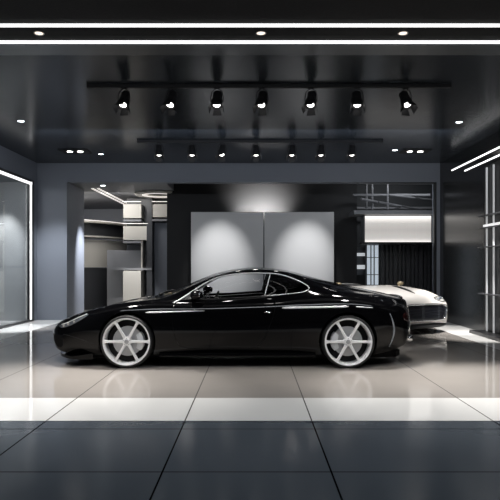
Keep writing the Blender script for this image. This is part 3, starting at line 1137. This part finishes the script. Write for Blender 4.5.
# left glazed recess: window_1
def build_window():
    w = MB()
    # deep grey back of the recess, in two heights with a joint, sides, top
    w.box(XL - 1.0, XL - .95, WY0, WY1, 1.262, WZ)
    w.box(XL - 1.0, XL - .95, WY0, WY1, 0, 1.25)
    w.box(XL - .95, XL - .045, WY1 - .02, WY1 + .03, 0, 1.245)
    w.box(XL - .95, XL - .045, WY1 - .02, WY1 + .03, 1.258, WZ)
    w.box(XL - .95, XL - .2, WY0 - .03, WY0, 0, WZ)
    w.box(XL - 1.0, XL, WY0, WY1, WZ, WZ + .03)
    o = struct('window_1', w, M['recess_grey'])
    f = MB()
    f.box(XL - .05, XL + .012, WY1 - .165, WY1, 0, WZ)
    f.box(XL - .05, XL, WY1 - .255, WY1 - .165, 0, WZ)
    f.box(XL - .05, XL + .012, WY0, WY0 + .1, 0, WZ)
    f.box(XL - .05, XL + .012, WY0, WY1, WZ - .03, WZ + .03)
    f.box(XL - .05, XL, WY0, WY1, WZ - .10, WZ - .03)
    f.box(XL - .05, XL + .012, WY0, WY1, 0, .05)
    f.build('window_frame', M['frame_black'], o)
    l = MB()
    l.box(XL, XL + .018, WY1 - .24, WY1 - .165, .05, WZ - .03)
    l.box(XL, XL + .018, WY0 + .1, WY1 - .165, WZ - .09, WZ - .03)
    l.build('led_line', M['led_frame'], o)
    g = MB()
    g.box(XL - .045, XL - .035, WY0 + .07, WY1 - .255, .05, WZ - .10)
    g.build('window_pane', M['pane'], o)
    return o


M['recess_grey'] = mat('recess_grey', (.26, .27, .28), .4)
M['pane'] = glass_mat('showcase_glass', (.82, .84, .85))
M['led_frame'] = emis('led_frame', (1, 1, 1), 1.3)
build_window()

# ------------------------------------------------------------------ lights
def spot(name, loc, target, power, angle, blend=.5, col=(1, 1, 1), radius=.05):
    l = bpy.data.lights.new(name, 'SPOT')
    l.energy = power
    l.spot_size = math.radians(angle)
    l.spot_blend = blend
    l.color = col
    l.shadow_soft_size = radius
    o = bpy.data.objects.new(name, l)
    o.location = loc
    o.rotation_euler = (Vector(target) - Vector(loc)).to_track_quat('-Z', 'Y').to_euler()
    COL.objects.link(o)
    return o


def area(name, loc, target, power, sx, sy, col=(1, 1, 1)):
    l = bpy.data.lights.new(name, 'AREA')
    l.shape = 'RECTANGLE'
    l.size, l.size_y = sx, sy
    l.energy = power
    l.color = col
    o = bpy.data.objects.new(name, l)
    o.location = loc
    o.rotation_euler = (Vector(target) - Vector(loc)).to_track_quat('-Z', 'Y').to_euler()
    COL.objects.link(o)
    return o


# ------------------------------------------------------------------ ceiling lines
for yc, w in ((6.07, .055), (6.52, .055)):
    o = MB().box(XL + .02, XR - .02, yc - w / 2, yc + w / 2, ZC - .012, ZC - .001).build('ceiling_light_line', M['led'])
    tag(o, 'bright white LED line across the front ceiling, ' + ('nearer of the two' if yc < 6.3 else 'beside the glossy ceiling field'), 'light', 'LED lines across the ceiling')

# recessed round downlights in the slot between the LED lines
def ring_light(name, loc, r, lens, label, group, cat='downlight'):
    t = empty(name, loc)
    tag(t, label, cat, group)
    h = MB()
    h.lathe([(r, -.002), (r * 1.25, -.008), (r * 1.3, -.004), (r * 1.3, -.0005)], axis='z', n=32)
    h.build('bezel', M['metal'] if lens is M['lens_warm'] else M['fixture'], t, True)
    d = MB()
    d.lathe([(0, -.010), (r * .6, -.009), (r, -.003)], axis='z', n=32)
    d.build('lens', lens, t, True)
    return t


for px, which in ((39, 'left end'), (261, 'middle'), (403, 'right end')):
    Y = 6.28
    ring_light('slot_downlight', (wx(px, Y), Y, ZC - .001), .042, M['lens_warm'], 'warm round downlight between the two ceiling LED lines, at the ' + which, 'downlights between the LED lines')
    spot('slot_spot', (wx(px, Y), Y, ZC - .03), ((-1.7, 7.3, .1) if px < 200 else (1.3, 7.3, .1) if px > 300 else (wx(px, Y), 6.6, 0)), 15 if which == 'middle' else 280, 58, .9, (1, .95, .9), .12)

for px, py, lab in ((21, 121, 'small cool downlight in the glossy ceiling above the left glazed showcase'),
                    (459, 122, 'small cool downlight in the glossy ceiling near the right black wall'),
                    (101, 154, 'small cool downlight beside the left twin downlight'),
                    (395, 150, 'small cool downlight beside the right twin downlight')):
    Y = F_PX * (ZC - CAMZ) / (VY - py)
    ring_light('ceiling_downlight', (wx(px, Y), Y, ZC - .001), .05, M['lens_cool'], lab, 'small ceiling downlights')

for px, lab in ((75, 'left'), (415, 'right')):
    Y = 12.67
    t = empty('twin_downlight', (wx(px, Y), Y, ZC))
    tag(t, 'black rectangular twin downlight near the %s wall before the back beam' % lab, 'downlight', 'twin downlights')
    MB().box(-.30, .30, -.22, .22, -.014, -.001, .003).build('housing', M['fixture'], t)
    for dx in (-.11, .11):
        l_ = MB()
        l_.lathe([(0, -.019), (.045, -.018), (.06, -.0135)], axis='z', n=24, c=(dx, 0, 0))
        l_.build('lens', M['lens_twin'], t, True)


# ------------------------------------------------------------------ tracks and spotlights
def rail(y, x0, x1, label):
    t = MB()
    t.box(x0, x1, y - .03, y + .03, ZC - .045, ZC - .001, .004)
    o = t.build('lighting_track', M['fixture'])
    tag(o, label, 'light track', 'ceiling lighting tracks')
    return o


T1Y, T2Y = 8.05, 11.6
rail(T1Y, wx(87, T1Y), wx(451, T1Y), 'long black ceiling track carrying the front row of spotlights')
rail(T2Y, wx(137, T2Y), wx(383, T2Y), 'black ceiling track carrying the rear row of spotlights')


def make_spot():
    t = empty('track_spotlight')
    # origin = foot of the stem on the rail. Head pivots at z=-.17, aims down and to the front (-y)
    y = MB()
    y.box(-.04, .04, -.022, .022, -.012, 0, .003)
    for s_ in (-1, 1):
        y.tube([(s_ * .012, 0, -.01), (s_ * .066, 0, -.05), (s_ * .082, 0, -.12), (s_ * .082, 0, -.195)], .007, 8)
    y.build('yoke', M['fixture'], t)
    ax = Vector((0, -.50, -.86)).normalized()
    side = Vector((1, 0, 0))
    up = side.cross(ax).normalized()
    piv = Vector((0, .0, -.18))

    def tr(p):  # local (a,b,h): a side, b up, h along the beam
        return piv + side * p[0] + up * p[1] + ax * p[2]
    h = MB()
    prof = [(0, -.15), (.045, -.15), (.060, -.135), (.064, -.02), (.074, -.005), (.076, .085), (.066, .085), (.058, .060), (0, .057)]
    n = 28
    vs, fs = [], []
    for k in range(n):
        a = 2 * PI * k / n
        for r, z in prof:
            vs.append(tr((r * math.cos(a), r * math.sin(a), z)))
    m_ = len(prof)
    for k in range(n):
        k2 = (k + 1) % n
        for i in range(m_ - 1):
            fs.append((k * m_ + i, k * m_ + i + 1, k2 * m_ + i + 1, k2 * m_ + i))
    smooth_angle(h.add(vs, fs).build('housing', M['fixture'], t), 35)
    l = MB()
    vs = [tr((0, 0, .076))]
    for r, z in ((.03, .072), (.046, .066)):
        for k in range(n):
            a = 2 * PI * k / n
            vs.append(tr((r * math.cos(a), r * math.sin(a), z)))
    fs = [(0, 1 + k, 1 + (k + 1) % n) for k in range(n)] + [(1 + k, 1 + n + k, 1 + n + (k + 1) % n, 1 + (k + 1) % n) for k in range(n)]
    l.add(vs, fs).build('lens', M['lens'], t, True)
    for q in range(4):
        a = q * PI / 2 + PI / 4 * 0
        f = MB()
        ca, sa = math.cos(a), math.sin(a)

        def P(u_, w_, z_):
            return tr((ca * w_ - sa * u_, sa * w_ + ca * u_, z_))
        vs = [P(-.045, .074, .083), P(.045, .074, .083), P(.062, .100, .165), P(-.062, .100, .165),
              P(-.045, .077, .081), P(.045, .077, .081), P(.062, .103, .163), P(-.062, .103, .163)]
        f.add(vs, [(0, 1, 2, 3), (7, 6, 5, 4), (0, 4, 5, 1), (1, 5, 6, 2), (2, 6, 7, 3), (3, 7, 4, 0)])
        f.build('barn_door', M['fixture'], t)
    return t


def copy_tree(o, parent=None):
    c = o.copy()
    COL.objects.link(c)
    if parent is not None:
        c.parent = parent
    for ch in list(o.children):
        copy_tree(ch, c)
    return c


ORD = ['leftmost', 'second from left', 'third from left', 'middle', 'third from right', 'second from right', 'rightmost']
proto = make_spot()
first = True
for row, (Y, pxs) in enumerate(((T1Y, (124, 171, 217, 262, 311, 357, 406)), (T2Y, (159, 192, 222, 256, 292, 321, 352)))):
    for i, px in enumerate(pxs):
        o = proto if first else copy_tree(proto)
        first = False
        x = wx(px, Y)
        o.location = (x, Y, ZC - .045)
        o.rotation_euler = (0, 0, random.uniform(-.35, .35))
        tag(o, 'lit black spotlight with barn doors, %s on the %s track' % (ORD[i], 'front' if row == 0 else 'rear'), 'spotlight', 'spotlights on the %s track' % ('front' if row == 0 else 'rear'))
        hz = ZC - .045 - .30
        if row == 0:
            p = (520, 560, 90, 15, 110, 600, 600)[i]
            spot('front_track_beam', (x, Y - .14, hz - .02), (x * 1.6, 6.2, 0), p * .88, 58, .7, (1, .97, .93), .10)
        else:
            spot('rear_track_beam', (x, Y - .14, hz - .02), (x * 1.25, 8.6, .3), 70, 40, .7, (1, .98, .95), .10)

# wall washers: the feature wall (no fittings built), pillar, left and right floor edges
spot('panel_wash', (-.95, 13.0, 3.66), (-.85, 15.35, 1.45), 470, 35, 1.0, (1, 1, 1), .05)
spot('panel_wash', (1.45, 13.0, 3.66), (1.35, 15.35, 1.45), 470, 35, 1.0, (1, 1, 1), .05)
for dx, p in ((-.45, 170), (0, 260), (.45, 170)):
    spot('scallop_wash', (.235 + dx, 15.42, 2.66), (.235 + dx * .8, 15.9, 2.95), p, 130, 1.0, (1, .98, .95), .06)
spot('left_edge_wash', (-4.6, 11.0, 3.66), (-4.95, 12.2, 0), 900, 30, .7, (.93, .97, 1), .05)
spot('left_edge_wash', (-4.2, 12.67, 3.66), (-4.8, 13.6, 0), 500, 70, .7, (.93, .97, 1), .05)
spot('right_edge_wash', (3.95, 10.1, 3.66), (4.1, 10.9, 0), 1000, 36, .7, (1, .98, .95), .05)
spot('right_edge_wash', (4.0, 11.4, 3.66), (4.0, 11.9, 0), 700, 34, .7, (1, .98, .95), .05)
spot('roadster_fill', (3.45, 10.6, 3.66), (2.6, 12.3, .7), 700, 50, .7, (1, .97, .93), .05)  # extra spot put in to brighten the pale car
spot('pillar_wash', (-3.55, 15.0, 3.22), (-4.39, 15.42, 1.2), 1300, 40, 1.0, (.95, .97, 1), .04)
spot('recess_wash', (-5.72, 13.2, 3.15), (-5.72, 13.92, 1.5), 430, 50, .9, (1, .98, .95), .04)
area('recess_lamp', (-5.5, 11.5, 3.18), (-5.5, 13.0, 1.0), 50, .8, .3)
spot('plinth_fill', (wx(134, 15.6), 15.5, 3.22), (wx(132, 16.6), 16.6, .7), 420, 36, .7, (1, .98, .95), .04)  # extra spot put in to brighten the plinth
area('beam_fill', (0, 10.6, 3.42), (0, 14.2, 3.1), 42, 8.0, .05, (.85, .91, 1))  # added fill for the face of the back beam, has no fitting
# added fill light for the wheels and front floor, out of view
area('front_fill', (0, 4.0, 3.66), (0, 6.6, .3), 120, 7.0, .3, (.92, .96, 1))

# ------------------------------------------------------------------ feature panels
PY = 15.35
for x0, x1, lab in ((191, 263.4, 'left half'), (264.4, 334, 'right half')):
    b = MB()
    b.box(wx(x0, PY), wx(x1, PY), PY, PY + .10, .25, wz(212, PY), .006)
    b.box(wx(x0, PY) + .15, wx(x1, PY) - .15, PY + .10, 15.895, .0, wz(212, PY) - .2)
    o = b.build('feature_board', M['panel_grey'])
    tag(o, 'tall satin grey display panel on the black feature wall, %s of the pair' % lab, 'wall panel', 'pair of grey display panels')

# ------------------------------------------------------------------ right opening: light box, slats, grid
LY = 15.3


def lightbox_mat():
    m = bpy.data.materials.new('lightbox_face')
    m.use_nodes = True
    nt = m.node_tree
    b = nt.nodes['Principled BSDF']
    tc = nt.nodes.new('ShaderNodeTexCoord')
    sp = nt.nodes.new('ShaderNodeSeparateXYZ')
    nt.links.new(tc.outputs['Generated'], sp.inputs[0])
    cr = nt.nodes.new('ShaderNodeValToRGB')
    e = cr.color_ramp.elements
    e[0].position, e[0].color = 0.0, (1.3, 1.25, 1.2, 1)
    e[1].position, e[1].color = 1.0, (1.6, 1.55, 1.5, 1)
    for p, c in ((.12, .55), (.45, .40), (.72, .52), (.9, 1.1)):
        n = e.new(p)
        n.color = (c, c * .95, c * .90, 1)
    nt.links.new(sp.outputs['Z'], cr.inputs[0])
    wv = nt.nodes.new('ShaderNodeTexWave')
    wv.inputs['Scale'].default_value = 18
    wv.inputs['Distortion'].default_value = 3
    wv.inputs['Detail'].default_value = 3
    mp = nt.nodes.new('ShaderNodeMapping')
    mp.inputs['Scale'].default_value = (1, 1, .02)
    nt.links.new(tc.outputs['Generated'], mp.inputs[0])
    nt.links.new(mp.outputs[0], wv.inputs[0])
    mr = nt.nodes.new('ShaderNodeMapRange')
    mr.inputs['To Min'].default_value = .72
    mr.inputs['To Max'].default_value = 1.0
    nt.links.new(wv.outputs['Fac'], mr.inputs[0])
    mu = nt.nodes.new('ShaderNodeVectorMath')
    mu.operation = 'MULTIPLY'
    nt.links.new(cr.outputs[0], mu.inputs[0])
    nt.links.new(mr.outputs[0], mu.inputs[1])
    nt.links.new(mu.outputs[0], b.inputs['Emission Color'])
    b.inputs['Emission Strength'].default_value = 1.0
    b.inputs['Base Color'].default_value = (.6, .58, .55, 1)
    return m


t = empty('light_box', (0, LY, 0))
tag(t, 'long glowing white light box with ribbed face hung in the right opening', 'light box')
x0, x1, xm = wx(365, LY), wx(437, LY) + .1, wx(431, LY)
zt_, zb_ = wz(216, LY), wz(242, LY)
MB().box(x0, xm, -.01, .0, zb_, zt_).build('glowing_face', lightbox_mat(), t)
MB().box(x0 - .02, x1, .0, .5, zb_ - .0, zt_ + .02).build('housing', M['grey_panel'], t)
MB().box(x0 - .05, x1, -.06, .5, zb_ - .05, zb_ - .005).build('lower_rail', M['frame_black'], t)
MB().box(wx(352, LY), x1, -.30, .5, zt_ + .025, zt_ + .12).build('upper_canopy', M['grey_panel'], t)

sl = MB()
SY = 16.2
x = wx(381, SY)
k = 0
while x < 6.5:
    w = .05 if k % 3 else .09
    sl.box(x, x + w, SY + (.0 if k % 2 else .04), SY + .12, .0, 2.1)
    x += .105 + (.03 if k % 3 == 0 else 0)
    k += 1
sl.box(wx(366, SY), 6.5, SY + .12, SY + .16, 0, 2.1)
o = sl.build('slat_screen', M['slat'])
tag(o, 'dark vertical slat screen below the glowing light box', 'screen')

gp = empty('glazed_partition', (0, 15.7, 0))
tag(gp, 'pale backlit glazed strip with dark glazing bars left of the slat screen', 'partition')
a, b_ = wx(366.5, 15.7), wx(379, 15.7)
MB().box(a, b_, .03, .05, .0, 1.82).build('backlit_pane', mat('backlit_pane', (.4, .45, .5), .2, emit=(.75, .85, .95), estr=.5), gp)
fr = MB()
for xx in (a, a + (b_ - a) * .36, a + (b_ - a) * .62, b_):
    fr.box(xx - .012, xx + .012, 0, .03, 0, 1.82)
for zz in (.6, 1.05, 1.5):
    fr.box(a, b_, 0, .03, zz - .008, zz + .008)
fr.build('glazing_bars', M['frame_black'], gp)

wl = empty('wall_lamp', (0, 16.5, 0))
tag(wl, 'pair of small white horizontal light bars between feature wall and glazed strip', 'wall light')
for py0, py1 in ((253, 256), (265, 269)):
    MB().box(wx(357, 16.5), wx(365, 16.5), 0, .05, wz(py1, 16.5), wz(py0, 16.5)).build('light_bar', emis('bar', (.9, .95, 1), .45), wl)
MB().box(wx(356, 16.5), wx(366, 16.5), .05, 1.10, wz(275, 16.5), wz(247, 16.5)).build('back_plate', M['mid_dark'], wl)

# dark truss bars above the light box
tr = MB()
for (xa, ya, xb, yb, zz, r) in ((2.7, 15.0, 4.5, 17.2, 2.95, .03), (3.1, 14.8, 4.9, 17.0, 2.85, .025), (2.6, 15.6, 4.6, 15.6, 3.12, .035), (3.4, 15.0, 5.0, 16.2, 3.05, .02), (2.6, 16.8, 5.4, 16.8, 2.9, .04)):
    tr.tube([(xa, ya, zz), (xb, yb, zz)], r, 6)
for xx in (2.95, 3.1, 3.5):
    tr.tube([(xx, 15.6, 2.75), (xx, 15.6, 3.75)], .03, 6)
o = tr.build('ceiling_truss', mat('truss_grey', (.11, .11, .115), .35, metal=.3))
tag(o, 'dark metal ceiling truss of crossing bars above the light box', 'truss')
of = MB()
of.box(wx(357, YB), 4.335, YB + .02, YB + .1, BEAM - .04, BEAM)
of.box(4.28, 4.335, YB + .02, YB + .1, 0, BEAM)
struct('trim_3', of, M['frame_black'])
area('rear_right_fill', (4.0, 15.0, 3.7), (3.6, 16.2, 1), 40, 1.5, .2, (.9, .95, 1))  # light added to lift the dark slats, no fitting

# ------------------------------------------------------------------ right wall: LED lines and display rack
for pa, pb, zc, lab in (((452, 171), (500, 147), 3.39, 'upper'), ((465, 171), (500, 155), 3.25, 'lower')):
    ya = XR * F_PX / (pa[0] - VX)
    o = MB().box(XR - .012, XR, 8.0, ya, zc - .012, zc + .012).build('wall_lamp_strip', M['led'])
    tag(o, 'slim white LED line along the top of the right black wall, %s one' % lab, 'light', 'LED lines on the right wall')

rk = empty('display_rack', (XR, 0, 0))
tag(rk, 'tall slim metal and glass display rack against the right black wall', 'rack')
M['led_rack'] = emis('led_rack', (1, 1, 1), .8)
M['rack_post'] = mat('rack_post', (.75, .76, .78), .35, metal=.2, emit=(1, 1, 1), estr=.25)  # weak glow added so the metal posts look lit
for yy in (11.15, 10.83, 10.2, 9.6):
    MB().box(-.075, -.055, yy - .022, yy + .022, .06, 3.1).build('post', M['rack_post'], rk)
for zz, dp in ((1.62, .16), (1.98, .12), (2.2, .16), (.75, .16)):
    MB().box(-dp, -.04, 9.55, 11.35, zz - .01, zz + .01).build('shelf', M['mid_dark'], rk)
MB().box(-.115, -.10, 9.6, 11.2, 1.995, 2.035).build('shelf_light', M['led_rack'], rk)
MB().box(-.30, -.02, 9.5, 11.4, 0, .06).build('plinth', M['frame_black'], rk)
MB().box(-.03, -.012, 9.55, 11.38, .06, 3.15).build('back_panel', M['frame_black'], rk)

# ------------------------------------------------------------------ left back room furniture
B = 18.0
# curved counter wall
cw = empty('curved_counter', (0, 0, 0))
tag(cw, 'curved pale reception counter in the back room behind the left pillar', 'counter')


def arc_strip(z0, z1, r, th, a0, a1, cx, cy, n=28):
    vs, fs = [], []
    for k in range(n + 1):
        a = a0 + (a1 - a0) * k / n
        for q, z in ((r, z0), (r, z1), (r - th, z1), (r - th, z0)):
            vs.append((cx + q * math.sin(a), cy - q * 2.1 * math.cos(a), z))
    for k in range(n):
        for j in range(4):
            fs.append((k * 4 + j, k * 4 + (j + 1) % 4, (k + 1) * 4 + (j + 1) % 4, (k + 1) * 4 + j))
    fs += [(0, 1, 2, 3), tuple(n * 4 + j for j in (3, 2, 1, 0))]
    return MB().add(vs, fs)


ccx, ccy, crr = -5.6, 20.85, 1.75
smooth_angle(arc_strip(1.24, 2.06, crr, .08, -1.2, 1.35, ccx, ccy).build('upper_panel', M['light_panel'], cw), 40)
smooth_angle(arc_strip(0, 1.22, crr - .03, .08, -1.2, 1.35, ccx, ccy).build('lower_panel', M['mid_dark'], cw), 40)
sf = empty('curved_shelf', (0, 0, 0))
tag(sf, 'curved wall shelf with a lit edge above the pale counter in the back room', 'shelf')
smooth_angle(arc_strip(2.12, 2.16, crr + .15, .5, -1.2, 1.45, ccx, ccy).build('ledge', M['light_panel'], sf), 40)
smooth_angle(arc_strip(2.16, 2.55, crr - .1, .06, -1.2, 1.45, ccx, ccy).build('back_panel', M['mid_dark'], sf), 40)
smooth_angle(arc_strip(2.55, 2.60, crr + .10, .3, -1.2, 1.45, ccx, ccy).build('upper_ledge', M['light_panel'], sf), 40)
smooth_angle(arc_strip(2.60, 2.62, crr + .12, .05, -1.2, 1.45, ccx, ccy).build('lit_edge', M['led_warm'], sf), 40)

ps = MB()
ps.box(wx(107, 17.56), wx(124, 17.56), 17.56, 17.64, 0, wz(250, 17.56))
o = ps.build('room_divider', M['grey_panel'])
tag(o, 'grey waist-high room divider between curved counter and white plinth', 'divider')

# shelving tower
SYY = 17.0
tw = empty('shelving_tower', (0, SYY, 0))
tag(tw, 'tall dark open shelving tower with lit pale boxes in the back room', 'shelving')
X0, X1, X2, X3, X4 = (wx(p, SYY) for p in (123, 141, 147, 152, 168))
MB().box(X0, X4, .5, .54, 0, 3.24).build('back_panel', M['mid_dark'], tw)
MB().box(X2 - .01, X3, .0, .5, 0, 3.24).build('upright', M['mid_dark'], tw)
MB().box(X1 - .01, X1 + .03, .05, .5, 0, 2.0).build('upright', M['light_panel'], tw)


def zy(py): return wz(py, SYY)


for (xa, xb, pa, pb) in ((X0, X1, 204, 218), (X0, wx(148, SYY), 226, 240), (X3, X4, 204, 217)):
    MB().box(xa, xb, .03, .48, zy(pb), zy(pa), .004).build('lit_box', M['light_panel'], tw)
    MB().box(xa, xb, -.04, .02, zy(pa) + .06, zy(pa) + .075).build('shelf_light', M['led_warm'], tw)
for (xa, xb, pa, pb) in ((X0, X1, 219.5, 221.5), (X3, X4, 219, 221), (X0, X1, 241, 243), (wx(108, SYY), X3, 268, 270)):
    MB().box(xa, xb, -.02, .5, zy(pb), zy(pa)).build('shelf', M['grey_panel'], tw)
MB().box(X0 - .3, X1 + .02, .35, .45, zy(268), zy(250)).build('mid_panel', M['grey_panel'], tw)
MB().box(X3 + .02, X4, .30, .45, 0, zy(222)).build('blue_panel', M['wall_blue'], tw)

pl = MB().box(wx(123, 16.6), wx(141, 16.6), 16.6, 16.95, 0, wz(271, 16.6), .006)
o = pl.build('display_plinth', M['plinth'] if 'plinth' in M else M['light_panel'])
tag(o, 'bright white display plinth standing in front of the shelving tower', 'plinth')

for xx, lab in ((-4.13, 'outer'), (-3.98, 'inner')):
    o = MB().box(xx - .025, xx + .025, 15.4, 19.2, BEAM + .0, BEAM + .019).build('ceiling_light_line', M['led_warm'])
    tag(o, 'warm LED line running into the back room ceiling, %s of the pair' % lab, 'light', 'LED lines in the back room ceiling')
rg = empty('ceiling_cove', (wx(158, 16.2), 16.4, 0))
tag(rg, 'pale round lit ceiling cove at the top of the left opening', 'ceiling light')
r_ = MB()
r_.lathe([(.30, BEAM - .02), (.62, BEAM - .06), (.66, BEAM - .02), (.66, BEAM + .01), (.30, BEAM + .01)], axis='z', n=48)
r_.build('cove_ring', M['light_panel'], rg, True)
r_ = MB()
r_.lathe([(.36, BEAM - .05), (.46, BEAM - .055), (.46, BEAM - .045), (.36, BEAM - .04)], axis='z', n=48, close=True)
r_.build('cove_light', M['led_warm'], rg, True)
ring_light('ceiling_downlight', (wx(104, 15), 14.9, BEAM + .015), .06, M['lens_cool'], 'small bright downlight at the start of the back room ceiling', None)
area('back_room_lamp', (-3.9, 16.2, 3.2), (-3.9, 18.0, .6), 30, 1.6, .4, (1, .97, .93))
area('back_room_lamp', (-5.5, 17.0, 3.2), (-5.2, 18.6, 1.2), 60, 1.0, .4, (1, .97, .93))

# ------------------------------------------------------------------ world and view
w = bpy.data.worlds.new('world')
w.use_nodes = True
w.node_tree.nodes['Background'].inputs[0].default_value = (.5, .6, .8, 1)
w.node_tree.nodes['Background'].inputs[1].default_value = .01
SC.world = w
SC.view_settings.view_transform = 'Standard'
SC.view_settings.look = 'None'
SC.view_settings.exposure = 0.0
SC.cycles.max_bounces = 8
SC.cycles.sample_clamp_indirect = 4.0
SC.cycles.use_denoising = True
